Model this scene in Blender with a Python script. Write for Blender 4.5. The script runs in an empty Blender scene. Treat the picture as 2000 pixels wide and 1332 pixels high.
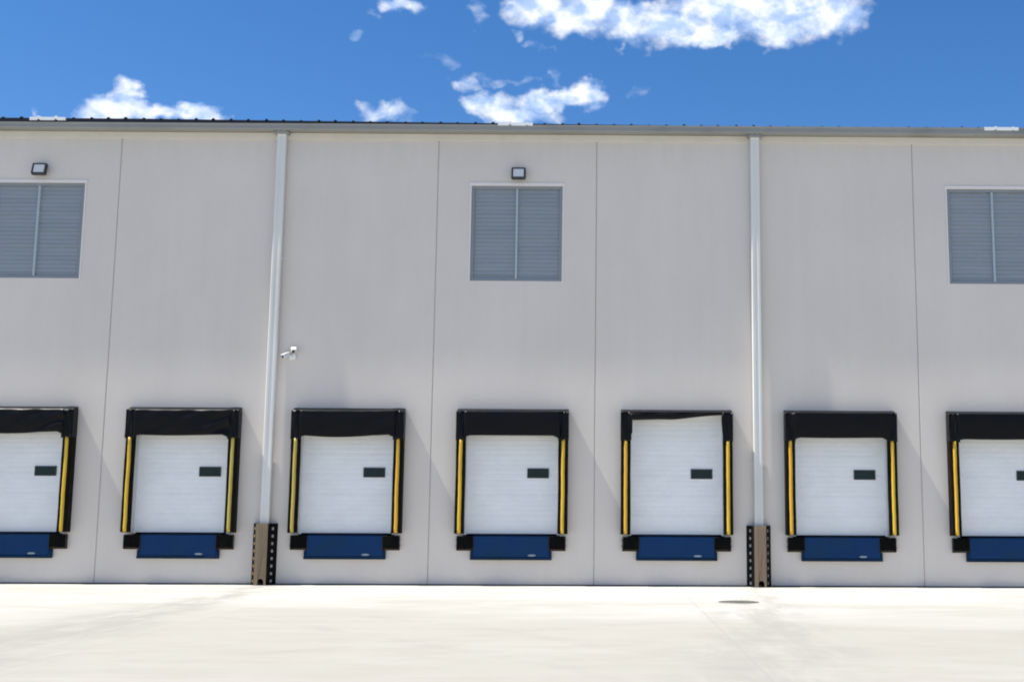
import bpy, bmesh, math, random
from mathutils import Vector, Matrix
random.seed(7)
S = bpy.context.scene
C = S.collection
R = math.radians

# ------------------------------------------------------------------ helpers
class MB:
    """collects shapes and links them as ONE mesh object"""
    def __init__(self): self.v = []; self.f = []; self.sm = []
    def add(self, vs, fs, smooth=False):
        n = len(self.v); self.v += [tuple(p) for p in vs]
        for f in fs: self.f.append([n + i for i in f]); self.sm.append(smooth)
    def box(self, x0, x1, y0, y1, z0, z1, bev=0.0, seg=1):
        if bev <= 0:
            vs = [(x, y, z) for x in (x0, x1) for y in (y0, y1) for z in (z0, z1)]
            self.add(vs, [(0,1,3,2),(4,6,7,5),(0,4,5,1),(2,3,7,6),(0,2,6,4),(1,5,7,3)]); return
        bm = bmesh.new(); bmesh.ops.create_cube(bm, size=1)
        for v in bm.verts:
            v.co = Vector(((x0+x1)/2+v.co.x*(x1-x0), (y0+y1)/2+v.co.y*(y1-y0), (z0+z1)/2+v.co.z*(z1-z0)))
        bmesh.ops.bevel(bm, geom=bm.edges[:], offset=bev, segments=seg, affect='EDGES', profile=0.5)
        self.bm(bm, smooth=seg > 1)
    def bm(self, bm, smooth=False):
        bm.verts.index_update()
        self.add([v.co[:] for v in bm.verts], [[v.index for v in f.verts] for f in bm.faces], smooth); bm.free()
    def prism(self, poly, a0, a1, axis='x', smooth=False):
        """closed 2-D polygon (in the other two axes) pushed along an axis"""
        n = len(poly)
        def P(a, p):
            return (a, p[0], p[1]) if axis == 'x' else ((p[0], a, p[1]) if axis == 'y' else (p[0], p[1], a))
        vs = [P(a0, p) for p in poly] + [P(a1, p) for p in poly]
        self.add(vs, [(i, (i+1) % n, n+(i+1) % n, n+i) for i in range(n)], smooth)
        self.add(vs, [list(range(n))[::-1], list(range(n, 2*n))])
    def cyl(self, c, r, h, axis='y', n=24, r2=None, smooth=True):
        r2 = r if r2 is None else r2
        vs = []
        for k, (rr, hh) in enumerate(((r, 0), (r2, h))):
            for i in range(n):
                a = 2*math.pi*i/n; p, q = rr*math.cos(a), rr*math.sin(a)
                vs.append({'y': (c[0]+p, c[1]+hh, c[2]+q), 'z': (c[0]+p, c[1]+q, c[2]+hh), 'x': (c[0]+hh, c[1]+p, c[2]+q)}[axis])
        self.add(vs, [(i, (i+1) % n, n+(i+1) % n, n+i) for i in range(n)], smooth)
        self.add(vs, [list(range(n))[::-1], list(range(n, 2*n))])
    def build(self, name, mat, parent=None, recalc=True):
        me = bpy.data.meshes.new(name); me.from_pydata(self.v, [], self.f); me.update()
        for p, s in zip(me.polygons, self.sm): p.use_smooth = s
        if recalc:
            bm = bmesh.new(); bm.from_mesh(me); bmesh.ops.remove_doubles(bm, verts=bm.verts, dist=1e-6)
            bmesh.ops.recalc_face_normals(bm, faces=bm.faces); bm.to_mesh(me); bm.free()
        o = bpy.data.objects.new(name, me); C.objects.link(o)
        if mat: me.materials.append(mat)
        if parent: o.parent = parent
        return o

def tag(o, label=None, cat=None, group=None, kind=None):
    if label: o['label'] = label
    if cat: o['category'] = cat
    if group: o['group'] = group
    if kind: o['kind'] = kind
    return o

def thing(name, loc, label, cat, group=None):
    o = bpy.data.objects.new(name, None); C.objects.link(o); o.location = loc
    o.empty_display_size = .2
    return tag(o, label, cat, group)

def copy_tree(o, parent=None):
    c = o.copy(); C.objects.link(c)
    if parent: c.parent = parent
    for ch in list(o.children): copy_tree(ch, c)
    return c

# ------------------------------------------------------------------ materials
class NT:
    def __init__(self, nt): self.t = nt; self.n = nt.nodes; self.l = nt.links
    def node(self, ty, **kw):
        nd = self.n.new(ty)
        for k, v in kw.items(): setattr(nd, k, v)
        return nd
    def put(self, sock, v):
        if isinstance(v, bpy.types.NodeSocket): self.l.new(v, sock)
        else: sock.default_value = v
    def math(self, op, a, b=0.0, c=0.0, clamp=False):
        nd = self.node('ShaderNodeMath', operation=op, use_clamp=clamp)
        for i, v in enumerate((a, b, c)): self.put(nd.inputs[i], v)
        return nd.outputs[0]
    def noise(self, vec, scale, detail=4, rough=.55, col=False, dist=0.0):
        nd = self.node('ShaderNodeTexNoise'); self.l.new(vec, nd.inputs['Vector'])
        nd.inputs['Scale'].default_value = scale; nd.inputs['Detail'].default_value = detail
        nd.inputs['Roughness'].default_value = rough; nd.inputs['Distortion'].default_value = dist
        return nd.outputs['Color' if col else 'Fac']
    def remap(self, v, a, b, c=0.0, d=1.0, smooth=True):
        nd = self.node('ShaderNodeMapRange', interpolation_type='SMOOTHSTEP' if smooth else 'LINEAR')
        self.put(nd.inputs[0], v)
        for i, x in enumerate((a, b, c, d)): self.put(nd.inputs[1+i], x)
        return nd.outputs[0]
    def mix(self, f, a, b):
        nd = self.node('ShaderNodeMix', data_type='RGBA')
        self.put(nd.inputs[0], f)
        for s, v in ((nd.inputs[6], a), (nd.inputs[7], b)):
            if not isinstance(v, bpy.types.NodeSocket) and len(v) == 3: v = (*v, 1)
            self.put(s, v)
        return nd.outputs[2]
    def mapping(self, vec, scale=(1,1,1), loc=(0,0,0), rot=(0,0,0)):
        nd = self.node('ShaderNodeMapping'); self.l.new(vec, nd.inputs[0])
        nd.inputs['Scale'].default_value = scale; nd.inputs['Location'].default_value = loc; nd.inputs['Rotation'].default_value = rot
        return nd.outputs[0]
    def sep(self, vec):
        nd = self.node('ShaderNodeSeparateXYZ'); self.l.new(vec, nd.inputs[0]); return nd.outputs
    def comb(self, x, y, z):
        nd = self.node('ShaderNodeCombineXYZ')
        for i, v in enumerate((x, y, z)): self.put(nd.inputs[i], v)
        return nd.outputs[0]

def new_mat(name):
    m = bpy.data.materials.new(name); m.use_nodes = True
    return m, NT(m.node_tree), m.node_tree.nodes['Principled BSDF']

def world_pos(t): return t.node('ShaderNodeNewGeometry').outputs['Position']
def obj_pos(t): return t.node('ShaderNodeTexCoord').outputs['Object']

def simple(name, col, rough=.5, metal=0.0, var=.12, scale=6, dirt=None, dirt_amt=.35, bump=0.0, bscale=40, rvar=.1, coord='world', stretch=(1,1,1), spec=.5):
    """paint, rubber, plastic, metal: a base colour with mottling, dirt patches and uneven gloss"""
    m, t, b = new_mat(name)
    p = world_pos(t) if coord == 'world' else obj_pos(t)
    q = t.mapping(p, stretch)
    n1 = t.noise(q, scale, 5, .6); n2 = t.noise(q, scale*.37, 4, .6)
    dark = tuple(c*(1-var) for c in col); light = tuple(min(1, c*(1+var)) for c in col)
    c = t.mix(n1, dark, light)
    if dirt:
        c = t.mix(t.math('MULTIPLY', t.remap(n2, .48, .72), dirt_amt), c, dirt)
    t.l.new(c, b.inputs['Base Color'])
    t.l.new(t.remap(n1, .2, .8, rough-rvar, rough+rvar, False), b.inputs['Roughness'])
    b.inputs['Metallic'].default_value = metal
    b.inputs['Specular IOR Level'].default_value = spec
    if bump:
        bn = t.node('ShaderNodeBump'); bn.inputs['Strength'].default_value = bump; bn.inputs['Distance'].default_value = .01
        t.l.new(t.noise(q, bscale, 4, .6), bn.inputs['Height']); t.l.new(bn.outputs[0], b.inputs['Normal'])
    return m

M = {}
def wall_mat():
    m, t, b = new_mat('painted_precast')
    p = world_pos(t)
    big = t.noise(t.mapping(p, (.35, 1, .22)), 1.0, 5, .6)
    streak = t.noise(t.mapping(p, (2.2, 1, .06)), 1.6, 5, .65)
    fine = t.noise(p, 14, 5, .6)
    s = t.math('ADD', t.math('MULTIPLY', big, .64), t.math('ADD', t.math('MULTIPLY', streak, .16), t.math('MULTIPLY', fine, .20)))
    c = t.mix(t.remap(s, .35, .65), (.655, .605, .553), (.705, .655, .603))
    z = t.sep(p)[2]
    # splashed dirt near the ground, rain streaks under the eave
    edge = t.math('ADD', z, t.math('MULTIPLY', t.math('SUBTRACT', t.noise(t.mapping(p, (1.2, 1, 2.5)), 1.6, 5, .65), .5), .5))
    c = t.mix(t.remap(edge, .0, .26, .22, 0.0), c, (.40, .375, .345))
    up = t.math('ADD', z, t.math('MULTIPLY', t.math('SUBTRACT', streak, .5), 2.2))
    c = t.mix(t.remap(up, 10.6, 12.0, 0.0, .30), c, (.53, .50, .435))
    t.l.new(c, b.inputs['Base Color'])
    b.inputs['Roughness'].default_value = .88; b.inputs['Specular IOR Level'].default_value = .25
    return m
M['wall'] = wall_mat()

def ground_mat():
    m, t, b = new_mat('pale_concrete_paving')
    p = world_pos(t); x, y, z = t.sep(p)
    big = t.noise(t.mapping(p, (.10, .22, 1)), 1.0, 6, .62, dist=.4)
    mid = t.noise(t.mapping(p, (.5, 1.0, 1)), 1.3, 6, .65)
    fine = t.noise(p, 22, 5, .65)
    s = t.math('ADD', t.math('MULTIPLY', big, .48), t.math('ADD', t.math('MULTIPLY', mid, .40), t.math('MULTIPLY', fine, .12)))
    c = t.mix(t.remap(s, .38, .62), (.375, .365, .334), (.505, .496, .470))
    # tone-mapping falloff painted into the colour: ground gets darker away from the wall
    tone_falloff = t.remap(t.math('ADD', y, t.math('MULTIPLY', t.math('SUBTRACT', big, .5), 9.0)), -15.0, -3.5, .95, 0.0)
    c = t.mix(t.math('MULTIPLY', tone_falloff, t.remap(mid, .25, .65, .62, 1)), c, (.320, .306, .270))
    # wash-out streaks from the two downspout outlets
    for sx, drift, amt in ((-8.2, .045, .75), (4.3, -.12, .62)):
        wob = t.math('MULTIPLY', t.math('SUBTRACT', t.noise(t.mapping(p, (.2, .35, 1)), 1.2, 5, .6), .5), 2.6)
        d = t.math('ABSOLUTE', t.math('ADD', t.math('SUBTRACT', x, sx), t.math('ADD', t.math('MULTIPLY', y, drift), wob)))
        wid = t.math('ADD', .35, t.math('MULTIPLY', y, -.045))
        k = t.remap(t.math('DIVIDE', d, wid), .1, 1.6, amt, 0.0)
        k = t.math('MULTIPLY', k, t.remap(t.noise(t.mapping(p, (1.2, .25, 1)), 1.5, 5, .7), .35, .6))
        c = t.mix(k, c, (.27, .265, .24))
    # arcs of tyre marks
    for cx, cy, rad, w, amt in ((-19, -28, 21.5, .13, .3), (-19, -28, 23.3, .13, .26), (14, -30, 22.6, .14, .26), (2, -34, 23.4, .12, .18), (-4, -31, 20.6, .13, .2)):
        dx = t.math('SUBTRACT', x, cx); dy = t.math('SUBTRACT', y, cy)
        r = t.math('SQRT', t.math('ADD', t.math('MULTIPLY', dx, dx), t.math('MULTIPLY', dy, dy)))
        r = t.math('ADD', r, t.math('MULTIPLY', t.math('SUBTRACT', big, .5), 1.8))
        k = t.remap(t.math('ABSOLUTE', t.math('SUBTRACT', r, rad)), w*.4, w*1.8, amt, 0.0)
        k = t.math('MULTIPLY', k, t.remap(mid, .38, .62))
        c = t.mix(k, c, (.28, .27, .25))
    # slab joints (one every 5 m by 4.2 m)
    jx = t.math('ABSOLUTE', t.math('SUBTRACT', t.math('FRACT', t.math('DIVIDE', t.math('ADD', x, 100.8+2.1), 8.4)), .5))
    jy = t.math('ABSOLUTE', t.math('SUBTRACT', t.math('FRACT', t.math('DIVIDE', t.math('ADD', y, 105.5), 6.0)), .5))
    j = t.math('MAXIMUM', t.remap(jx, .0014, .0034, .42, 0), t.remap(jy, .0022, .005, .38, 0))
    c = t.mix(j, c, (.30, .285, .26))
    t.l.new(c, b.inputs['Base Color'])
    b.inputs['Roughness'].default_value = .9; b.inputs['Specular IOR Level'].default_value = .2
    bn = t.node('ShaderNodeBump'); bn.inputs['Strength'].default_value = .25; bn.inputs['Distance'].default_value = .01
    t.l.new(t.math('ADD', fine, t.math('MULTIPLY', j, -1.5)), bn.inputs['Height']); t.l.new(bn.outputs[0], b.inputs['Normal'])
    return m
M['ground'] = ground_mat()
M['sealant'] = simple('joint_sealant', (.46, .44, .42), .8)
M['base_strip'] = simple('dark_base_strip', (.075, .07, .075), .85)
M['gutter'] = simple('grey_gutter_metal', (.27, .275, .265), .45, var=.12, scale=1.3, dirt=(.17, .17, .155), dirt_amt=.5)
M['trim'] = simple('cream_trim', (.68, .635, .545), .6, var=.07, scale=1.5, dirt=(.56, .51, .39), dirt_amt=.5)
M['roof'] = simple('dark_roof_metal', (.030, .036, .05), .45, var=.25, scale=1.2)
M['closure'] = simple('roof_edge_closure', (.012, .014, .022), .7)
M['skylight'] = simple('white_roof_light', (.85, .87, .86), .35, var=.04)
M['pipe'] = simple('pale_downspout_paint', (.70, .70, .67), .42, var=.06, scale=2, dirt=(.45, .45, .43), dirt_amt=.35, stretch=(1,1,.3))
M['vinyl'] = simple('black_vinyl', (.0035, .0035, .005), .36, var=.3, scale=5, bump=.25, bscale=9, rvar=.1, spec=.14)
M['foam'] = simple('black_foam_pad', (.005, .0042, .004), .6, var=.3, scale=5, dirt=(.016, .011, .007), dirt_amt=.5, stretch=(1,1,.4), spec=.08)
M['frame_pale'] = simple('pale_frame_paint', (.50, .51, .50), .6)
M['rubber'] = simple('black_rubber', (.004, .004, .004), .75, var=.3, scale=9, dirt=(.018, .016, .013), dirt_amt=.4, spec=.08)
M['bump_steel'] = simple('bumper_angle_steel', (.035, .031, .027), .6, var=.3, scale=9, dirt=(.05, .026, .014), dirt_amt=.6, spec=.2)
def yellow(name, col, worn):
    return simple(name, col, .5, var=.14, scale=4, dirt=worn, dirt_amt=.65, coord='world', stretch=(2, 2, .5))
M['yellow'] = yellow('yellow_guide_vinyl', (.66, .43, .030), (.42, .26, .035))
M['orange'] = yellow('amber_guide_vinyl', (.65, .38, .028), (.46, .26, .04))
M['olive'] = yellow('faded_guide_vinyl', (.46, .37, .075), (.26, .205, .05))
M['tan'] = yellow('worn_guide_vinyl', (.36, .28, .12), (.19, .14, .06))
M['blue'] = simple('blue_leveller_paint', (.006, .036, .118), .48, var=.14, scale=3, dirt=(.009, .040, .088), dirt_amt=.8, spec=.1)
M['blue_dark'] = simple('blue_leveller_shaded_paint', (.005, .024, .062), .55, var=.14, scale=3, dirt=(.007, .022, .028), dirt_amt=.7, spec=.1)  # darker copy of the leveller blue: shade along its bottom edge put into colour
M['plate'] = simple('pale_nameplate', (.24, .31, .35), .4, var=.08)
M['plate_ink'] = simple('nameplate_ink', (.10, .20, .30), .5)
M['louvre'] = simple('louvre_blue_grey_metal', (.290, .325, .355), .5, var=.10, scale=1.5, dirt=(.25, .295, .32), dirt_amt=.6, stretch=(.5, 1, 2.5))
M['louvre_frame'] = simple('louvre_frame_metal', (.24, .265, .29), .5, var=.08)
M['flange'] = simple('louvre_flange_paint', (.74, .71, .69), .5, var=.05)
M['mullion'] = simple('louvre_mullion_metal', (.40, .46, .50), .45, var=.06)
M['lamp_body'] = simple('lamp_dark_casing', (.030, .036, .038), .5, var=.2)
M['lamp_lens'] = simple('lamp_lens', (.70, .70, .70), .25, var=.05)
M['camera_white'] = simple('camera_white_plastic', (.80, .80, .80), .35, var=.04)
M['camera_lens'] = simple('camera_dark_lens', (.015, .015, .016), .2, var=.1)
M['guard_tan'] = simple('guard_tan_steel', (.235, .172, .108), .65, var=.2, scale=4, dirt=(.25, .195, .13), dirt_amt=.6, stretch=(3,3,.5))
M['guard_black'] = simple('guard_black_rubber', (.005, .0045, .005), .7, var=.3, dirt=(.018, .009, .006), dirt_amt=.5, spec=.08)
M['stud_white'] = simple('stud_dull_white', (.30, .30, .30), .5, var=.2, scale=20)
M['stud_amber'] = simple('stud_dull_amber', (.34, .20, .085), .5, var=.2, scale=20)
M['hole'] = simple('outlet_shadowed_pipe', (.012, .011, .010), .8)
M['iron'] = simple('manhole_iron', (.130, .130, .112), .6, var=.2, scale=12, dirt=(.10, .09, .07), dirt_amt=.5)
M['iron_frame'] = simple('manhole_frame_iron', (.10, .10, .085), .6, var=.2, scale=12)
M['galv'] = simple('galvanised_steel', (.42, .43, .44), .4, metal=.6)

def door_mat():
    m, t, b = new_mat('white_dock_door')
    p = world_pos(t)
    n1 = t.noise(t.mapping(p, (.8, 1, 1.6)), 1.6, 5, .6); n2 = t.noise(p, 9, 4, .6)
    c = t.mix(t.remap(t.math('ADD', t.math('MULTIPLY', n1, .7), t.math('MULTIPLY', n2, .3)), .35, .65), (.75, .77, .775), (.81, .825, .83))
    t.l.new(c, b.inputs['Base Color']); b.inputs['Roughness'].default_value = .42
    return m
M['door'] = door_mat()
def glass_mat():
    m, t, b = new_mat('dark_door_glass')
    p = world_pos(t)
    c = t.mix(t.noise(t.mapping(p, (3, 1, 3)), 1.5, 3, .5), (.006, .016, .017), (.016, .034, .034))
    t.l.new(c, b.inputs['Base Color']); b.inputs['Roughness'].default_value = .18; b.inputs['Specular IOR Level'].default_value = .22
    return m
M['glass'] = glass_mat()

# ------------------------------------------------------------------ setting: ground
W = 4.2                       # width of one wall panel
gb = MB()
gb.add([(-400, -400, 0), (400, -400, 0), (400, 400, 0), (-400, 400, 0)], [(0, 1, 2, 3)])
tag(gb.build('concrete_yard', M['ground'], recalc=False), kind='structure')

# ------------------------------------------------------------------ warehouse
WH = thing('warehouse', (0, 0, 0), 'long pale grey concrete warehouse with a row of loading docks', 'warehouse')
ZT = 11.72; TH = .22
K0, K1 = -6, 4                # panels K0..K1-1 ; doors exist on k = -4..2
LOUV = (-4, -1, 2)
def wall_panel(k):
    x0, x1 = k*W+.009, (k+1)*W-.009; xc = (k+.5)*W; ch = .012
    mb = MB()
    dx0, dx1, dz0, dz1 = xc-1.23, xc+1.23, 1.232, 4.33
    lx0, lx1, lz0, lz1 = xc-1.20, xc+1.20, 7.83, 10.385
    door, lou = -4 <= k <= 2, k in LOUV
    xs = sorted({x0+ch, dx0, dx1, lx0, lx1, x1-ch}); zs = [.035, dz0, dz1, lz0, lz1, ZT]
    idx = {}; vs = []
    for i, x in enumerate(xs):
        for j, z in enumerate(zs): idx[i, j] = len(vs); vs.append((x, 0, z))
    fs = []
    for i in range(len(xs)-1):
        for j in range(len(zs)-1):
            mx, mz = (xs[i]+xs[i+1])/2, (zs[j]+zs[j+1])/2
            if door and dx0 < mx < dx1 and dz0 < mz < dz1: continue
            if lou and lx0 < mx < lx1 and lz0 < mz < lz1: continue
            fs.append((idx[i, j], idx[i+1, j], idx[i+1, j+1], idx[i, j+1]))
    mb.add(vs, fs)
    def ring(a, b, c, d):
        f = [(a, 0, c), (b, 0, c), (b, 0, d), (a, 0, d)]; g = [(p[0], TH, p[2]) for p in f]
        mb.add(f+g, [(i, 4+i, 4+(i+1) % 4, (i+1) % 4) for i in range(4)])
    if door: ring(dx0, dx1, dz0, dz1)
    if lou: ring(lx0, lx1, lz0, lz1)
    for xa, xb in ((x0+ch, x0), (x1-ch, x1)):        # chamfered vertical edge and the joint side
        mb.add([(xa, 0, .035), (xb, ch, .035), (xb, TH, .035), (xa, 0, ZT), (xb, ch, ZT), (xb, TH, ZT)], [(0, 1, 4, 3), (1, 2, 5, 4)])
    mb.add([(x0, TH, ZT), (x1, TH, ZT), (x1-ch, 0, ZT), (x0+ch, 0, ZT)], [(0, 1, 2, 3)])
    mb.add([(x0, TH, .035), (x1, TH, .035), (x1-ch, 0, .035), (x0+ch, 0, .035)], [(3, 2, 1, 0)])
    # keep the normals facing the yard
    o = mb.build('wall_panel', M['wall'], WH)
    return o
for k in range(K0, K1): wall_panel(k)
sl = MB()
for k in range(K0, K1+1): sl.box(k*W-.03, k*W+.03, .022, .07, .04, ZT-.01)
sl.build('joint_sealant', M['sealant'], WH)
b = MB(); b.box(K0*W, K1*W, .012, .20, -.05, .034); b.build('base_strip', M['base_strip'], WH)  # near-black strip along the foot of the wall
# back of the building shell so that it is a closed volume
b = MB(); X0, X1, YB = K0*W, K1*W, 46.0
b.box(X0-.02, X0+.012, .03, YB, -.05, ZT-.01); b.box(X1-.012, X1+.02, .03, YB, -.05, ZT-.01); b.box(X0+.02, X1-.02, YB-.2, YB, -.05, ZT-.01)
b.build('side_wall', M['wall'], WH)
b = MB(); b.box(X0+.05, X1-.05, .60, .70, -.05, ZT-.02); b.build('inner_lining', M['closure'], WH)

# eave trim under the gutter, gutter, roof
b = MB(); b.box(X0, X1, -.045, -.002, 11.60, 11.785, .006); b.build('eave_trim', M['trim'], WH)
def gz(x): return 11.955 + .0012*(x+2)
b = MB()
prof = [(-.004, 11.79), (-.30, 11.79), (-.325, 11.812), (-.325, 'a'), (-.345, 'b'), (-.345, 'c'), (-.315, 'c'), (-.305, 'a'), (-.305, 11.825), (-.004, 11.825)]
nseg = 14; n = len(prof); vs = []
for i in range(nseg+1):
    x = X0 + (X1-X0)*i/nseg; w = .004*math.sin(i*2.3)
    off = {'a': -.045, 'b': -.03, 'c': 0.0}
    for y, z in prof: vs.append((x, y+w if y < -.1 else y, gz(x)+off[z]+w*.6 if isinstance(z, str) else z))
fs = [(i*n+j, i*n+(j+1) % n, (i+1)*n+(j+1) % n, (i+1)*n+j) for i in range(nseg) for j in range(n)]
b.add(vs, fs + [list(range(n))[::-1], [nseg*n+j for j in range(n)]])
gut = b.build('gutter', M['gutter'], WH)
for i in range(9):           # lap joints of the gutter lengths
    b = MB(); x = -18.4 + i*4.2 - .9; b.box(x-.05, x+.05, -.329, -.3255, 11.815, gz(x)-.05)
    b.build('lap_joint', M['gutter'], gut)

RX0, RX1, RY0, RY1, SL = X0-.1, X1+.1, -.30, YB+.1, math.tan(R(2.2))
SKY = [(-14.46, .44), (-2.15, .43), (10.72, .42)]      # translucent sheets in the roof
def rz(y, x=5): return 11.972 + (y-RY0)*SL + .088*min(1, max(0, (3-x)/15))   # the roof edge stands higher over the gutter at the left end
def ribbed(mb, xa, xb, pitch, up, thick, lift=0.0, front=0.0):
    xs = []; x = math.ceil((xa-.02)/pitch)*pitch
    pts = [(xa, 0)]
    while x < xb-.06:
        if x > xa+.06:
            uu = up*random.uniform(.45, 1.25); jx = random.uniform(-.02, .02)
            pts += [(x+jx-.045, 0), (x+jx-.02, uu), (x+jx+.02, uu), (x+jx+.045, 0)]
        x += pitch
    pts.append((xb, 0))
    n = len(pts); vs = []
    y0, y1 = RY0-front, min(RY1, 23.0)
    for y in (y0, y1):
        for x, h in pts: vs.append((x, y, rz(y, x)+h+lift))
    for y in (y0, y1):
        for x, h in pts: vs.append((x, y, rz(y, x)+h+lift-thick))
    fs = [(i, i+1, n+i+1, n+i) for i in range(n-1)] + [(2*n+i+1, 2*n+i, 3*n+i, 3*n+i+1) for i in range(n-1)]
    fs += [(i+1, i, 2*n+i, 2*n+i+1) for i in range(n-1)] + [(0, n, 3*n, 2*n), (n-1, 3*n-1, 4*n-1, 2*n-1), ]
    mb.add(vs, fs)
b = MB(); edges = [RX0]
for c, h in SKY: edges += [c-h, c+h]
edges.append(RX1)
for i in range(0, len(edges), 2): ribbed(b, edges[i]+(.004 if i else 0), edges[i+1]-.004, .46, .036, .022)
roof = b.build('roof', M['roof'], WH)
b = MB(); b.box(RX0, RX1, 23.0, RY1, rz(23)-.03, rz(23)+.0); b.build('roof_back_slope', M['roof'], roof)
b = MB(); xs = [X0, -12, 3, X1]
b.add([(x, y, z) for x in xs for y, z in ((-.29, 11.86), (-.22, 11.86), (-.22, rz(-.29, x)-.024), (-.29, rz(-.29, x)-.024))],
      [(i*4+j, i*4+(j+1) % 4, i*4+4+(j+1) % 4, i*4+4+j) for i in range(3) for j in range(4)] + [(0, 1, 2, 3), (12, 13, 14, 15)])
b.build('edge_closure', M['closure'], roof)
for c, h in SKY:
    b = MB(); ribbed(b, c-h-.03, c+h+.03, .46, .030, .085, lift=.014, front=.050)
    b.build('skylight', M['skylight'], roof)

# downspouts
def downspout(xc):
    b = MB(); hw, d0, d1, c = .118, -.045, -.185, .018
    # ribbed front face like a pressed rectangular pipe
    fr = [(-hw, d1+c), (-hw+c, d1), (-.045, d1), (-.030, d1+.014), (.030, d1+.014), (.045, d1), (hw-c, d1), (hw, d1+c), (hw, d0-c), (hw-c, d0), (-hw+c, d0), (-hw, d0-c)]
    b.prism([(xc+x, y) for x, y in fr], 1.46, 11.65, 'z')
    # offset elbow up into the gutter
    lo = [(xc+x, y, 11.65) for x, y in fr]; hi = [(xc+x, y-.05, 11.80) for x, y in fr]; n = len(fr)
    b.add(lo+hi, [(i, (i+1) % n, n+(i+1) % n, n+i) for i in range(n)])
    o = b.build('downspout', M['pipe'], WH)
    for z in (3.1, 8.4):
        s = MB(); s.box(xc-hw-.004, xc+hw+.004, d0-.012, -.004, z-.025, z+.025, .003)
        s.box(xc-hw-.05, xc+hw+.05, -.012, -.004, z-.025, z+.025)
        s.build('bracket', M['pipe'], o)
    s = MB(); s.box(xc-.19, xc+.19, -.235, -.05, 11.70, 11.788, .012); s.build('outlet_collar', M['gutter'], o)
    return o
PX = (-8.335, 4.19)
for x in PX: downspout(x)

# louvre windows
def louvre(k):
    xc = (k+.5)*W; x0, x1, z0, z1 = xc-1.20, xc+1.20, 7.83, 10.385
    b = MB(); f = .075
    b.box(x0+.002, x1-.002, .02, .19, z0+.002, z0+f, .006); b.box(x0+.002, x1-.002, .02, .19, z1-f, z1-.002, .006)
    b.box(x0+.002, x0+f, .022, .19, z0+f, z1-f, .006); b.box(x1-f, x1-.002, .022, .19, z0+f, z1-f, .006)
    o = b.build('louvre_window', M['louvre_frame'], WH)
    b = MB(); b.box(xc-.028, xc+.028, .008, .13, z0+.07, z1-.07, .006); b.build('mullion', M['mullion'], o)
    b = MB()                                           # flashing around the opening, deepest over its head
    b.box(x0-.06, x1+.06, -.022, -.003, z1+.002, z1+.085, .004); b.box(x0-.045, x0-.002, -.014, -.003, z0-.03, z1, .003)
    b.box(x1+.002, x1+.045, -.014, -.003, z0-.03, z1, .003)
    b.build('flashing', M['flange'], o)
    for xa, xb in ((x0+f, xc-.028), (xc+.028, x1-f)):
        b = MB(); nsl = 22; p = (z1-z0-2*f)/nsl
        for i in range(nsl):
            z = z0+f+i*p; j = random.uniform(-.006, .006)
            b.add([(xa, .066+j, z-.010), (xb, .066+j*.5, z-.010), (xb, .086, z+p*.96), (xa, .086, z+p*.96),
                   (xa, .074+j, z-.010), (xb, .074+j*.5, z-.010), (xb, .094, z+p*.96), (xa, .094, z+p*.96)],
                  [(0, 1, 2, 3), (5, 4, 7, 6), (0, 4, 5, 1), (3, 2, 6, 7)])
        b.build('slats', M['louvre'], o)
    b = MB(); b.box(x0+.003, x1-.003, .192, .215, z0+.003, z1-.003); b.build('back_plate', M['closure'], o)
for k in LOUV: louvre(k)

# dock doors: sectional, five sections with shallow pressed ribs
DZ0, DZ1 = 1.262, 4.36
def dock_door(k):
    xc = (k+.5)*W; hw = 1.18; b = MB()
    prof = [(.115, DZ0)]
    nsec = 6; h = (DZ1-DZ0)/nsec
    for s in range(nsec):
        zb = DZ0+s*h
        for q in range(4):
            z = zb+.02+q*(h-.04)/4; hh = (h-.04)/4
            prof += [(.100, z+.014), (.100, z+hh-.030), (.1025, z+hh-.016), (.1025, z+hh-.004)]
        if s < nsec-1: prof += [(.1015, zb+h-.010), (.110, zb+h-.004), (.110, zb+h+.004), (.1015, zb+h+.010)]
    prof += [(.115, DZ1), (.16, DZ1), (.16, DZ0)]
    wx0, wx1, wz0, wz1 = xc+.375, xc+.93, 2.705, 2.955
    b.prism(prof, xc-hw, xc+hw, 'x')
    o = b.build('dock_door', M['door'], WH)
    g = MB(); g.box(wx0+.02, wx1-.02, .082, .0985, wz0+.02, wz1-.02); g.build('window_pane', M['glass'], o)
    g = MB(); t = .024
    g.box(wx0, wx1, .074, .0995, wz0, wz0+t, .004); g.box(wx0, wx1, .074, .0995, wz1-t, wz1, .004)
    g.box(wx0, wx0+t, .074, .0995, wz0+t, wz1-t, .004); g.box(wx1-t, wx1, .074, .0995, wz0+t, wz1-t, .004)
    g.build('window_frame', M['lamp_body'], o)
    for s in (-1, 1):                                  # steel jambs of the opening
        g = MB(); a, c = sorted((xc+s*1.15, xc+s*1.226)); g.box(a, c, .035, .095, DZ0, 4.325, .006)
        g.build('jamb', M['door'], o)
    g = MB(); g.box(xc-1.17, xc+1.17, .094, .12, DZ0-.012, DZ0+.035, .008); g.build('bottom_seal', M['rubber'], o)
    return o
for k in range(-4, 3): dock_door(k)

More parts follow.
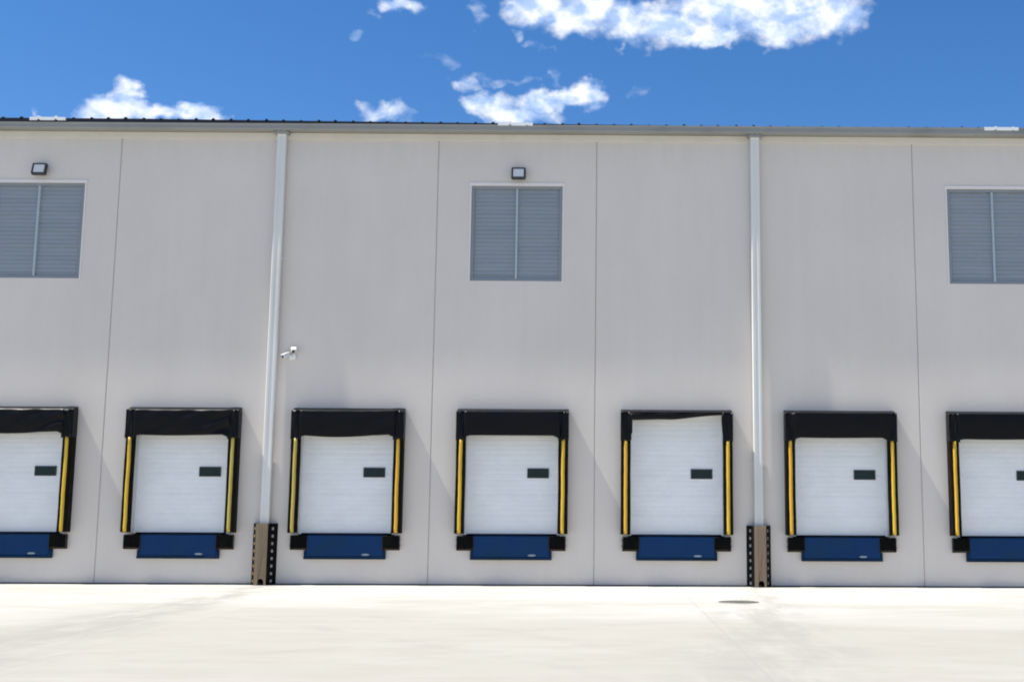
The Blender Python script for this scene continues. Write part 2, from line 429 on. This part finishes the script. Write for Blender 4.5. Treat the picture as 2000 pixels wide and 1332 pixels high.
# ------------------------------------------------------------------ dock shelters (things fixed round each door)
HWS, DEP = 1.43, .28           # half width and depth
SZ0, SZ1 = 1.295, 4.385
def sheet(nx, nz, fn, th):
    """a wrinkled cloth of real thickness: fn(u,v) -> (x, y, z) of its front face"""
    b = MB(); vs = []
    for k in range(2):
        for j in range(nz+1):
            for i in range(nx+1):
                x, y, z = fn(i/nx, j/nz); vs.append((x, y+k*th, z))
    def I(k, i, j): return k*(nx+1)*(nz+1)+j*(nx+1)+i
    fs = []
    for j in range(nz):
        for i in range(nx):
            fs.append((I(0,i,j), I(0,i+1,j), I(0,i+1,j+1), I(0,i,j+1))); fs.append((I(1,i,j), I(1,i,j+1), I(1,i+1,j+1), I(1,i+1,j)))
    for i in range(nx):
        fs.append((I(0,i,0), I(1,i,0), I(1,i+1,0), I(0,i+1,0))); fs.append((I(0,i,nz), I(0,i+1,nz), I(1,i+1,nz), I(1,i,nz)))
    for j in range(nz):
        fs.append((I(0,0,j), I(0,0,j+1), I(1,0,j+1), I(1,0,j))); fs.append((I(0,nx,j), I(1,nx,j), I(1,nx,j+1), I(0,nx,j+1)))
    b.add(vs, fs, True); return b

SHEL = {
 -4: dict(lab='black dock shelter whose head curtain sags in creases, cut by the left photo edge', bot=3.80, sag=.045, wr=.030, mats=('yellow', 'yellow'), seed=1),
 -3: dict(lab='black dock shelter with creased head curtain, between left photo edge door and left downspout', bot=3.745, sag=.02, wr=.032, mats=('yellow', 'olive'), seed=2),
 -2: dict(lab='black dock shelter just right of the left downspout, below the security camera', bot=3.755, sag=.05, wr=.014, mats=('olive', 'orange'), seed=3),
 -1: dict(lab='black dock shelter with straight smooth head curtain, below the middle louvre window', bot=3.77, sag=.0, wr=.005, mats=('yellow', 'yellow'), seed=4),
 0: dict(lab='black dock shelter whose short slanting head curtain leaves the door top bare', bot=None, sag=.0, wr=.010, mats=('orange', 'yellow'), seed=5),
 1: dict(lab='black dock shelter with full head curtain, just right of the right downspout', bot=3.755, sag=.01, wr=.009, mats=('orange', 'yellow'), seed=6),
 2: dict(lab='black dock shelter with full head curtain, cut by the right photo edge', bot=3.735, sag=.01, wr=.006, mats=('orange', 'yellow'), seed=7),
}
def shelter(k):
    q = SHEL[k]; rnd = random.Random(q['seed']); xc = (k+.5)*W
    root = thing('dock_shelter', (xc, 0, SZ0), q['lab'], 'dock shelter', 'black dock shelters around the loading doors')
    def pl(mb, name, mat, parent=root):
        mb.v = [(x, y, z-SZ0) if parent is root else (x, y, z-SZ0) for x, y, z in mb.v]
        return mb.build(name, mat, parent)
    # side pads: upright foam posts with a bead of yellow vinyl on the face
    for s, mn in ((-1, q['mats'][0]), (1, q['mats'][1])):
        lean = rnd.uniform(-.005, .005)
        ai, co = 1.178, HWS-.004      # foam face with an outer return to the wall; a pale frame post stands behind it
        b = MB(); nz = 10; vs = []
        ring = [(s*x, y) for x, y in ((ai+.02, -DEP), (co-.02, -DEP), (co, -DEP+.03), (co, -.003), (co-.05, -.003), (co-.05, -DEP+.085), (ai, -DEP+.085), (ai, -DEP+.03))]
        for j in range(nz+1):
            z = SZ0+(SZ1-.06-SZ0)*j/nz; w = lean*math.sin(j*1.1)+rnd.uniform(-.003, .003)
            vs += [(x+(w if y < -.1 else 0), y, z) for x, y in ring]
        n = len(ring)
        b.add(vs, [(j*n+i, j*n+(i+1) % n, (j+1)*n+(i+1) % n, (j+1)*n+i) for j in range(nz) for i in range(n)], False)
        b.add(vs[:n], [list(range(n))[::-1]]); b.add(vs[-n:], [list(range(n))])
        pad = pl(b, 'side_pad', M['foam'])
        b = MB(); x0, x1 = sorted((s*(ai+.012), s*(co-.054))); b.box(x0, x1, -DEP+.088, -.004, SZ0+.01, SZ1-.05, .006); pl(b, 'frame_post', M['frame_pale'], pad)
        b = MB(); xm = s*1.303; vs = []; m = 8; nzz = 24
        for j in range(nzz+1):
            z = SZ0+.012+(3.665-SZ0)*j/nzz; w = lean*math.sin(j*.46)+.0015*math.sin(j*1.7+q['seed'])
            for i in range(m+1):
                t = -1+2*i/m; vs.append((xm+w+t*.043, -DEP-.004-.034*math.sqrt(max(0, 1-t*t*.98)), z))
            vs.append((xm+w+.043, -DEP+.01, z)); vs.append((xm+w-.043, -DEP+.01, z))
        n = m+3
        b.add(vs, [(j*n+i, j*n+(i+1) % n, (j+1)*n+(i+1) % n, (j+1)*n+i) for j in range(nzz) for i in range(n)], True)
        b.add(vs[:n], [list(range(n))[::-1]]); b.add(vs[-n:], [list(range(n))])
        pl(b, 'guide_stripe', M[mn], pad)
    # corner flaps: pleated sleeves over the upper ends of the posts
    for s in (-1, 1):
        wi = .03 if k == 0 else .0
        def fn(u, v, s=s):
            x = s*(HWS+.004) - s*(.268+wi*(1 if v < .85 else .3)-.05*(1-v)**2*(k == 0))*u if s > 0 else -(HWS+.004)+(.268+wi*(1 if .25 < v < .9 else .2))*u
            z = 3.655+(SZ1-3.655)*v + (0 if v > .1 else .012*math.sin(u*9+q['seed']))
            y = -DEP-.030-.012*math.sin(u*7+v*3+q['seed'])-.010*math.sin(u*15-v*5)
            return x, y, z
        b = sheet(12, 10, fn, .022)
        a, c = sorted((s*(HWS-.010), s*(HWS+.006)))
        b.box(a, c, -DEP-.02, -.02, 3.68, SZ1-.01, .004)
        pl(b, 'corner_flap', M['vinyl'])
    # head curtain
    wr, sag, sd = q['wr'], q['sag'], q['seed']
    ph = [rnd.uniform(0, 6.28) for _ in range(6)]
    if k == 0:
        def fh(u, v):
            x = -1.20+2.40*u; top = SZ1-.005
            bot = 4.185+.03*u if u < .46 else 4.1988+.135*(u-.46)/.54
            bot += .004*math.sin(u*14+ph[0])
            z = bot+(top-bot)*v
            y = -DEP-.012-.05*math.sin(math.pi*v)*(1-.35*u)-.012*math.sin(u*17+ph[1])
            return x, y, z
        b = sheet(40, 8, fh, .03)
    else:
        def fh(u, v):
            x = -1.215+2.43*u
            bot = q['bot']-sag*math.sin(math.pi*min(1, u/.78))+.10*sag/.05*max(0, u-.82)*1.6
            if u > .93: bot -= (u-.93)*1.2
            if u < .06: bot -= (.06-u)*.8
            top = SZ1; z = bot+(top-bot)*v
            f = .35+.65*max(0, (u-.45)/.55)
            y = -DEP-.035-wr*f*(math.sin(7*u+5*v+ph[0])+.7*math.sin(15*u-11*v+ph[1])+.45*math.sin(27*u-16*v+ph[2]))*.6
            y -= .03*math.sin(math.pi*v*.8)
            return x, y, z
        b = sheet(56, 16, fh, .012)
    pl(b, 'head_curtain', M['vinyl'])
    # sloping rain cover from the wall to the front edge
    def ft(u, v):
        x = -HWS+2*HWS*u; y0 = -DEP-.03
        y = y0+(-.004-y0)*v
        z = SZ1+.002+.085*v-(.016 if q['wr'] > .012 else .006)*math.sin(math.pi*v)*(1+.6*math.sin(u*9+ph[3]))
        if k in (-4, -3, -2): z += .016*max(0, (u-.82)/.18)*math.sin(v*5+u*30)
        return x, y, z
    b = MB(); nx, nv = 40, 8; vs = []
    for kk in range(2):
        for j in range(nv+1):
            for i in range(nx+1):
                x, y, z = ft(i/nx, j/nv); vs.append((x, y, z-kk*.014))
    def I(kk, i, j): return kk*(nx+1)*(nv+1)+j*(nx+1)+i
    fs = []
    for j in range(nv):
        for i in range(nx): fs += [(I(0,i,j), I(0,i+1,j), I(0,i+1,j+1), I(0,i,j+1)), (I(1,i,j), I(1,i,j+1), I(1,i+1,j+1), I(1,i+1,j))]
    for i in range(nx): fs += [(I(0,i,0), I(1,i,0), I(1,i+1,0), I(0,i+1,0)), (I(0,i,nv), I(0,i+1,nv), I(1,i+1,nv), I(1,i,nv))]
    for j in range(nv): fs += [(I(0,0,j), I(0,0,j+1), I(1,0,j+1), I(1,0,j)), (I(0,nx,j), I(1,nx,j), I(1,nx,j+1), I(0,nx,j+1))]
    b.add(vs, fs, True)
    for s in (-1, 1):        # gussets closing the ends of the cover
        x = s*(HWS-.012)
        b.prism([(-DEP-.01, SZ1-.02), (-.004, SZ1-.02), (-.004, SZ1+.06), (-DEP-.01, SZ1-.012)], x-.006, x+.006, 'x')
    pl(b, 'rain_cover', M['vinyl'])
    b = MB(); b.box(-1.14, 1.14, -DEP+.02, -.01, 4.35, SZ1-.02); pl(b, 'head_frame', M['foam'])
    return root
DOCKS = range(-4, 3)
for k in DOCKS: shelter(k)

# ------------------------------------------------------------------ dock levellers and bumpers
WHERE = {-4: 'cut by the left photo edge', -3: 'left of the left downspout', -2: 'right of the left downspout', -1: 'below the middle louvre window',
         0: 'below the door with its top bare', 1: 'right of the right downspout', 2: 'cut by the right photo edge'}
def leveller():
    root = thing('dock_leveller', (0, 0, .64), 'x', 'dock leveller', 'blue dock levellers under the doors')
    def pl(mb, name, mat, parent=root):
        mb.v = [(x, y, z-.64) for x, y, z in mb.v]; return mb.build(name, mat, parent)
    b = MB(); b.box(-.955, .955, -.110, -.055, .715, 1.232, .010); b.box(-.90, .90, -.055, -.01, .90, 1.20)
    lip = pl(b, 'lip_plate', M['blue'])
    b = MB(); b.cyl((-.95, -.062, 1.236), .020, 1.90, 'x', 12); pl(b, 'hinge_pin', M['blue_dark'], lip)
    b = MB(); b.box(-.96, .96, -.050, .10, 1.240, 1.256, .004); pl(b, 'deck_plate', M['blue'])
    b = MB(); b.box(-1.03, 1.03, -.100, -.004, .642, .862, .008); b.box(-1.03, 1.03, -.118, -.101, .642, .708, .005)
    for x in (-.98, -.35, .35, .98): b.box(x-.02, x+.02, -.052, -.004, .863, .90)
    pl(b, 'front_frame', M['blue_dark'])
    b = MB(); n = 28; z0, x0 = .760, .53                      # oval maker's plate with an unreadable line of print
    vs = [(x0+0.100*math.cos(2*math.pi*i/n), y, z0+.024*math.sin(2*math.pi*i/n)) for y in (-.1155, -.1105) for i in range(n)]
    b.add(vs, [(i, (i+1) % n, n+(i+1) % n, n+i) for i in range(n)] + [list(range(n))[::-1], list(range(n, 2*n))])
    pl(b, 'nameplate', M['plate'], lip)
    return root
lev0 = leveller()
for i, k in enumerate(DOCKS):
    o = lev0 if i == 0 else copy_tree(lev0)
    o.location = ((k+.5)*W, 0, .64)
    tag(o, 'blue dock leveller with a pale plate, ' + WHERE[k])

def bumper():
    root = thing('dock_bumper', (0, 0, .87), 'x', 'dock bumper', 'black dock bumpers beside the levellers')
    b = MB()
    for i in range(12):       # laminated tyre rubber, every ply a little uneven
        x = -.190+i*.0325; d = random.uniform(-.006, .006)
        b.box(x, x+.0305, -.145+d, -.008, .925+random.uniform(-.004, .004), 1.235+random.uniform(-.004, .004), .004)
    b.v = [(x, y, z-.87) for x, y, z in b.v]; rb = b.build('rubber_pad', M['rubber'], root)
    for s in (-1, 1):
        b = MB(); a, c = sorted((s*.203, s*.216)); b.box(a, c, -.125, -.006, .885, 1.232, .003)
        b.cyl((s*.2165 if s > 0 else -.2325, -.07, 1.14), .016, .016, 'x', 10); b.cyl((s*.2165 if s > 0 else -.2325, -.07, 1.0), .016, .016, 'x', 10)
        b.v = [(x, y, z-.87) for x, y, z in b.v]; b.build('end_angle', M['bump_steel'], root)
    b = MB(); b.box(-.216, .216, -.075, -.005, .872, .915, .004)
    b.v = [(x, y, z-.87) for x, y, z in b.v]; b.build('bearing_ledge', M['bump_steel'], root)
    return root
bm0 = bumper(); first = True
for k in DOCKS:
    for s in (-1, 1):
        o = bm0 if first else copy_tree(bm0); first = False
        o.location = ((k+.5)*W+s*1.163, 0, .87)
        tag(o, 'rubber bumper at the %s end of the leveller %s' % ('left' if s < 0 else 'right', WHERE[k]))

# ------------------------------------------------------------------ floodlights above two louvres
def floodlight():
    root = thing('floodlight', (0, 0, 0), 'x', 'floodlight', 'floodlights above the louvre windows')
    b = MB()
    # square casing tilted a little down, with a raised rim
    def rot(mb):
        a = R(14); out = []
        for x, y, z in mb.v:
            yy, zz = y+.13, z; out.append((x, yy*math.cos(a)+zz*math.sin(a)-.13, -yy*math.sin(a)+zz*math.cos(a)))
        mb.v = out
    b.box(-.19, .19, -.19, -.10, -.165, .165, .03, 3)
    for s in (-1, 1): b.box(*sorted((s*.143, s*.184)), -.215, -.185, -.155, .155, .008)
    b.box(-.143, .143, -.215, -.185, .118, .157, .008); b.box(-.143, .143, -.215, -.185, -.157, -.118, .008)
    rot(b); cas = b.build('casing', M['lamp_body'], root)
    b = MB()
    for i in range(7): b.box(-.15+i*.05-.006, -.15+i*.05+.006, -.098, -.06, -.14, .14)
    rot(b); b.build('cooling_fins', M['lamp_body'], cas)
    b = MB(); b.box(-.142, .142, -.198, -.1905, -.117, .117, .002); rot(b); b.build('lens', M['lamp_lens'], root)
    b = MB(); b.box(-.06, .06, -.05, -.003, -.06, .06, .006); b.box(-.02, .02, -.11, -.045, -.02, .02); b.build('wall_bracket', M['lamp_body'], root)
    return root
fl = floodlight()
for i, (x, z, lab) in enumerate(((-14.66, 10.705, 'square dark floodlight above the louvre window cut by the left photo edge'),
                                 (-2.06, 10.675, 'square dark floodlight above the middle louvre window'))):
    o = fl if i == 0 else copy_tree(fl); o.location = (x, 0, z); tag(o, lab)

# ------------------------------------------------------------------ security camera: two heads on one wall box
sc = thing('security_camera', (-7.84, 0, 5.87), 'small white twin security camera on the wall right of the left downspout', 'camera')
b = MB(); b.box(-.075, .095, -.07, -.003, -.16, -.02, .012, 2); b.build('mounting_box', M['camera_white'], sc)
def head(x, z, ang, r):
    b = MB(); b.cyl((0, -.10, 0), r, .20, 'y', 20); b.cyl((0, -.118, 0), r*.86, .018, 'y', 20, r2=r)
    l = MB(); l.cyl((0, -.124, 0), r*.70, .008, 'y', 20)
    v = MB(); v.box(-r*1.05, r*1.05, -.135, .09, r*1.01, r*1.01+.012, .004)
    mt = Matrix.Translation((x, -.17, z)) @ Matrix.Rotation(ang, 4, 'Z') @ Matrix.Rotation(R(24), 4, 'X')
    for mb in (b, l, v): mb.v = [tuple(mt @ Vector(p)) for p in mb.v]
    h = b.build('camera_head', M['camera_white'], sc); l.build('lens', M['camera_lens'], h); v.build('visor', M['camera_white'], h)
head(-.12, -.06, R(-38), .052); head(.06, .07, R(12), .062)
b = MB(); b.cyl((-.055, -.12, -.075), .016, .09, 'y', 12); b.box(.03, .065, -.14, -.003, -.02, .04, .006); b.build('arm', M['camera_white'], sc)

# ------------------------------------------------------------------ downspout guards
def guard(wide_mat, narrow_mat, flip):
    root = thing('downspout_guard', (0, 0, 0), 'x', 'pipe guard', 'steel guards around the downspout feet')
    FW, BW, D, H = .150, .310, .36, 1.53
    b = MB(); p = [(-FW, -D), (FW, -D), (FW, -D+.014), (-FW, -D+.014)]
    # front plate with an arched outlet at its foot
    n = 10; ar, ah = .075, .085
    arch = [(-ar+.02, .0)] + [(-ar*math.cos(math.pi*i/n)+.02, ah+ar*math.sin(math.pi*i/n)) for i in range(n+1)] + [(ar+.02, 0)]
    outer = [(-FW, 0)] + [(-FW, H)] + [(FW, H)] + [(FW, 0)]
    poly = [(-FW, .004), (-FW, H), (FW, H), (FW, .004)] + [(x, z+.004) for x, z in arch[::-1]]
    bm = bmesh.new()
    vs = [bm.verts.new((x, -D, z)) for x, z in poly]; f = bm.faces.new(vs)
    bmesh.ops.triangulate(bm, faces=[f])
    ext = bmesh.ops.extrude_face_region(bm, geom=bm.faces[:])
    bmesh.ops.translate(bm, verts=[v for v in ext['geom'] if isinstance(v, bmesh.types.BMVert)], vec=(0, .014, 0))
    b.bm(bm)
    for x in (-.075, 0.0, .075): b.box(x-.004, x+.004, -D-.006, -D+.002, .22, H-.03, .002)   # pressed ribs
    fr = b.build('front_plate', M['guard_tan'], root)
    b = MB(); b.box(-FW-.02, FW+.02, -D+.02, -.004, H-.02, H-.006); b.build('top_plate', M['guard_tan'], root)
    b = MB(); b.cyl((.02, -D+.03, .085), .09, .25, 'y', 20); b.build('outlet_pipe', M['hole'], root)
    for s in (-1, 1):
        b = MB()
        p0, p1 = Vector((s*FW, -D, 0)), Vector((s*BW, -.004, 0)); t = (p1-p0).normalized(); nrm = Vector((t.y, -t.x, 0))*s
        if nrm.x*s < 0: nrm = -nrm
        q = [p0, p1, p1-nrm*.014, p0-nrm*.014]
        b.prism([(v.x, v.y) for v in q], .004, H, 'z')
        # rubber lugs stacked down the flank
        fl = b.build('side_plate', M['guard_black'], root)
        L = (p1-p0).length; wide = (s > 0) != flip
        for i in range(8):
            c = MB()
            z = .10+i*.186; o = p0+t*(L*(.50 if wide else .30)); e1, e2 = t*.036, Vector((0, 0, .036))
            base = [o-e1-e2+nrm*.001+Vector((0,0,z)), o+e1-e2+nrm*.001+Vector((0,0,z)), o+e1+e2+nrm*.001+Vector((0,0,z)), o-e1+e2+nrm*.001+Vector((0,0,z))]
            cc = o+Vector((0,0,z)); top = [cc+(v-cc)*.55+nrm*.016 for v in base]
            c.add(base+top, [(0,1,2,3), (4,7,6,5)] + [(j, 4+j, 4+(j+1) % 4, (j+1) % 4) for j in range(4)])
            c.build('stud', M[wide_mat if wide else narrow_mat], fl)
    return root
g = guard('stud_white', 'stud_amber', False); g.location = (PX[0], 0, 0); tag(g, 'tan and black studded guard at the foot of the left downspout')
g = guard('stud_white', 'guard_tan', True); g.location = (PX[1], 0, 0); tag(g, 'tan and black studded guard at the foot of the right downspout')

# ------------------------------------------------------------------ manhole cover in the yard
mh = thing('manhole_cover', (3.04, -6.02, 0), 'round grey manhole cover set in the pale concrete near the right downspout', 'manhole cover')
b = MB(); n = 40
ro, ri = .41, .355
vs = [(rr*math.cos(2*math.pi*i/n), rr*math.sin(2*math.pi*i/n), z) for rr, z in ((ro+.012, .001), (ro, .010), (ri, .010), (ri, .004)) for i in range(n)]
b.add(vs, [(k*n+i, k*n+(i+1) % n, (k+1)*n+(i+1) % n, (k+1)*n+i) for k in range(3) for i in range(n)]); b.build('frame_ring', M['iron_frame'], mh, recalc=False)
b = MB(); b.cyl((0, 0, .004), .348, .008, 'z', 40)
for i in range(-4, 5):
    for j in range(-4, 5):
        x, y = i*.075, j*.075
        if x*x+y*y < .31**2: b.box(x-.024, x+.024, y-.009, y+.009, .0118, .017, .002)
b.build('lid', M['iron'], mh)

# ------------------------------------------------------------------ sky, sun, clouds
SUN_DIR = Vector((-.475, -.047, .879)).normalized()
EL = math.asin(SUN_DIR.z); AZ = math.atan2(SUN_DIR.x, SUN_DIR.y)
wd = bpy.data.worlds.new('World'); S.world = wd; wd.use_nodes = True
t = NT(wd.node_tree); wd.node_tree.nodes.clear()
out = t.node('ShaderNodeOutputWorld'); bg = t.node('ShaderNodeBackground')
SKYS = .068
bg.inputs['Strength'].default_value = SKYS
sky = t.node('ShaderNodeTexSky', sky_type='NISHITA'); sky.sun_disc = False
sky.sun_elevation = EL; sky.sun_rotation = AZ
sky.altitude = 200; sky.air_density = 1.0; sky.dust_density = .3; sky.ozone_density = 2.5
hs = t.node('ShaderNodeHueSaturation'); hs.inputs['Saturation'].default_value = 1.20; hs.inputs['Value'].default_value = 1.0
tint = t.node('ShaderNodeMix', data_type='RGBA', blend_type='MULTIPLY'); tint.inputs[0].default_value = 1
tint.inputs[7].default_value = (1.0, 1.10, 1.28, 1)
t.l.new(sky.outputs[0], tint.inputs[6]); t.l.new(tint.outputs[2], hs.inputs['Color'])
dirv = t.node('ShaderNodeTexCoord').outputs['Generated']
nrm = t.node('ShaderNodeVectorMath', operation='NORMALIZE'); t.l.new(dirv, nrm.inputs[0])
dx, dy, dz = t.sep(nrm.outputs[0])
az = t.math('MULTIPLY', t.math('ARCTAN2', dx, dy), 57.29578)
el = t.math('MULTIPLY', t.math('ARCSINE', dz), 57.29578)
P = t.comb(az, t.math('MULTIPLY', el, 1.35), 0.0)
def warp(scale, amp, seed):
    q = t.mapping(P, loc=(seed, seed*1.7, 0))
    nd = t.node('ShaderNodeTexNoise'); t.l.new(q, nd.inputs['Vector']); nd.inputs['Scale'].default_value = scale; nd.inputs['Detail'].default_value = 3; nd.inputs['Roughness'].default_value = .55
    c = t.sep(nd.outputs['Color'])
    return t.math('MULTIPLY', t.math('SUBTRACT', c[0], .5), amp), t.math('MULTIPLY', t.math('SUBTRACT', c[1], .5), amp*.75)
wa = warp(.9, 1.7, 3.1)
az2 = t.math('ADD', az, wa[0]); el2 = t.math('ADD', el, wa[1])
CL = [(-21.96, 17.81, 0.72, 0.76), (-22.62, 17.23, 1.09, 0.55), (-20.82, 17.34, 1.5, 0.43), (-19.1, 17.43, 1.36, 0.43), (-22.89, 16.66, 1.25, 0.55), (-25.63, 16.69, 0.2, 0.37), (-3.54, 23.28, 1.73, 0.92), (-1.55, 23.0, 1.99, 0.99), (0.93, 22.69, 1.74, 0.8), (2.92, 22.46, 2.22, 0.93), (5.64, 23.18, 2.94, 1.22), (4.89, 21.98, 1.72, 0.53), (7.6, 22.89, 2.43, 1.2), (9.8, 22.9, 2.28, 1.22), (8.32, 21.98, 1.16, 0.75), (11.0, 22.72, 1.2, 0.98), (-4.4, 22.02, 0.39, 0.33), (-3.61, 21.46, 0.64, 0.18), (0.59, 21.53, 0.25, 0.25), (7.38, 21.17, 0.19, 0.29), (-5.66, 18.84, 1.34, 0.59), (-4.68, 18.49, 1.95, 0.41), (-3.22, 19.03, 1.47, 0.45), (-2.0, 19.29, 1.23, 0.5), (-1.27, 19.41, 0.93, 0.59), (-3.73, 19.97, 0.59, 0.2), (-2.63, 20.18, 0.34, 0.27), (-6.85, 19.77, 0.58, 0.36), (-5.68, 19.86, 1.46, 0.18), (-10.13, 22.99, 1.11, 0.43), (-12.16, 21.59, 0.4, 0.26), (-10.57, 18.3, 1.14, 0.45), (-11.28, 18.44, 0.71, 0.22), (-8.13, 20.71, 0.97, 0.2), (1.19, 19.59, 0.64, 0.32), (-6.36, 22.84, 0.34, 0.66), (-11.43, 22.41, 0.33, 0.17)]
THIN = {16: .45, 17: .35, 18: .4, 19: .35, 25: .4, 26: .4, 28: .3, 29: .8, 30: .5, 31: .75, 32: .45, 33: .3, 34: .25, 35: .4, 36: .3, 27: .6, 5: .6}
F = None
P2 = t.comb(az2, el2, 0.0)
for i, (a, e, ra, re) in enumerate(CL):
    mp = t.mapping(P2, (1/(ra*1.08), 1/(re*1.08), 0), (-a/(ra*1.08), -e/(re*1.08), 0))
    ln = t.node('ShaderNodeVectorMath', operation='DOT_PRODUCT'); t.l.new(mp, ln.inputs[0]); t.l.new(mp, ln.inputs[1])
    k = THIN.get(i, 1.0); f = t.math('MULTIPLY_ADD', ln.outputs['Value'], -k, k-(1-k)*.55)
    F = f if F is None else t.math('MAXIMUM', F, f)
F = t.math('MAXIMUM', F, -1.5)
nz1 = t.noise(P, 1.0, 4, .50, dist=.25); nz2 = t.noise(t.mapping(P, loc=(11, 5, 0)), .75, 4, .55)
dens = t.math('ADD', F, t.math('MULTIPLY', t.math('SUBTRACT', nz1, .46), 1.6))
alpha = t.remap(dens, -.35, 1.15, 0.0, 1.0)
shade = t.remap(t.math('ADD', t.math('MULTIPLY', nz2, .6), t.math('MULTIPLY', nz1, .4)), .40, .60)
CB = 1.28
ccol = t.mix(shade, (3.7*CB, 5.0*CB, 7.6*CB), (7.6*CB, 7.9*CB, 8.4*CB))
# unseen broken cloud added behind the camera to whiten the light on the wall
bn = t.noise(t.mapping(nrm.outputs[0], (1, 1, 1.8)), 3.2, 5, .6)
back = t.math('MULTIPLY', t.remap(bn, .43, .60), t.remap(dy, .35, -.15))
front = t.mix(alpha, hs.outputs[0], ccol)
t.l.new(t.mix(t.math('MULTIPLY', back, .60), front, (6.6, 6.8, 7.2)), bg.inputs['Color']); t.l.new(bg.outputs[0], out.inputs['Surface'])

sl = bpy.data.lights.new('sun', 'SUN'); sl.energy = 5.0; sl.angle = R(.53); sl.color = (1.0, .955, .865)
so = bpy.data.objects.new('sun', sl); C.objects.link(so)
so.rotation_mode = 'QUATERNION'; so.rotation_quaternion = SUN_DIR.to_track_quat('Z', 'Y'); so.location = SUN_DIR*60

# ------------------------------------------------------------------ camera
cd = bpy.data.cameras.new('camera'); co = bpy.data.objects.new('camera', cd); C.objects.link(co)
yaw, pit, roll = R(.5032), R(8.3395), R(.26447)
fw = Vector((math.sin(yaw)*math.cos(pit), math.cos(yaw)*math.cos(pit), math.sin(pit)))
r0 = Vector((math.cos(yaw), -math.sin(yaw), 0)); u0 = r0.cross(fw)
r1 = math.cos(roll)*r0+math.sin(roll)*u0; u1 = -math.sin(roll)*r0+math.cos(roll)*u0
m = Matrix((r1, u1, -fw)).transposed().to_4x4(); m.translation = Vector((.3434, -31.9761, 1.6513))
co.matrix_world = m
cd.sensor_width = 36; cd.lens = 2424.33/2000*36
cd.shift_x = (1000-1209.8)/2000; cd.shift_y = (660.1-666)/2000
cd.clip_start = .1; cd.clip_end = 3000
S.camera = co
S.cycles.filter_width = 2.0
S.view_settings.view_transform = 'Standard'; S.view_settings.look = 'None'; S.view_settings.gamma = 1
S.view_settings.exposure = .72
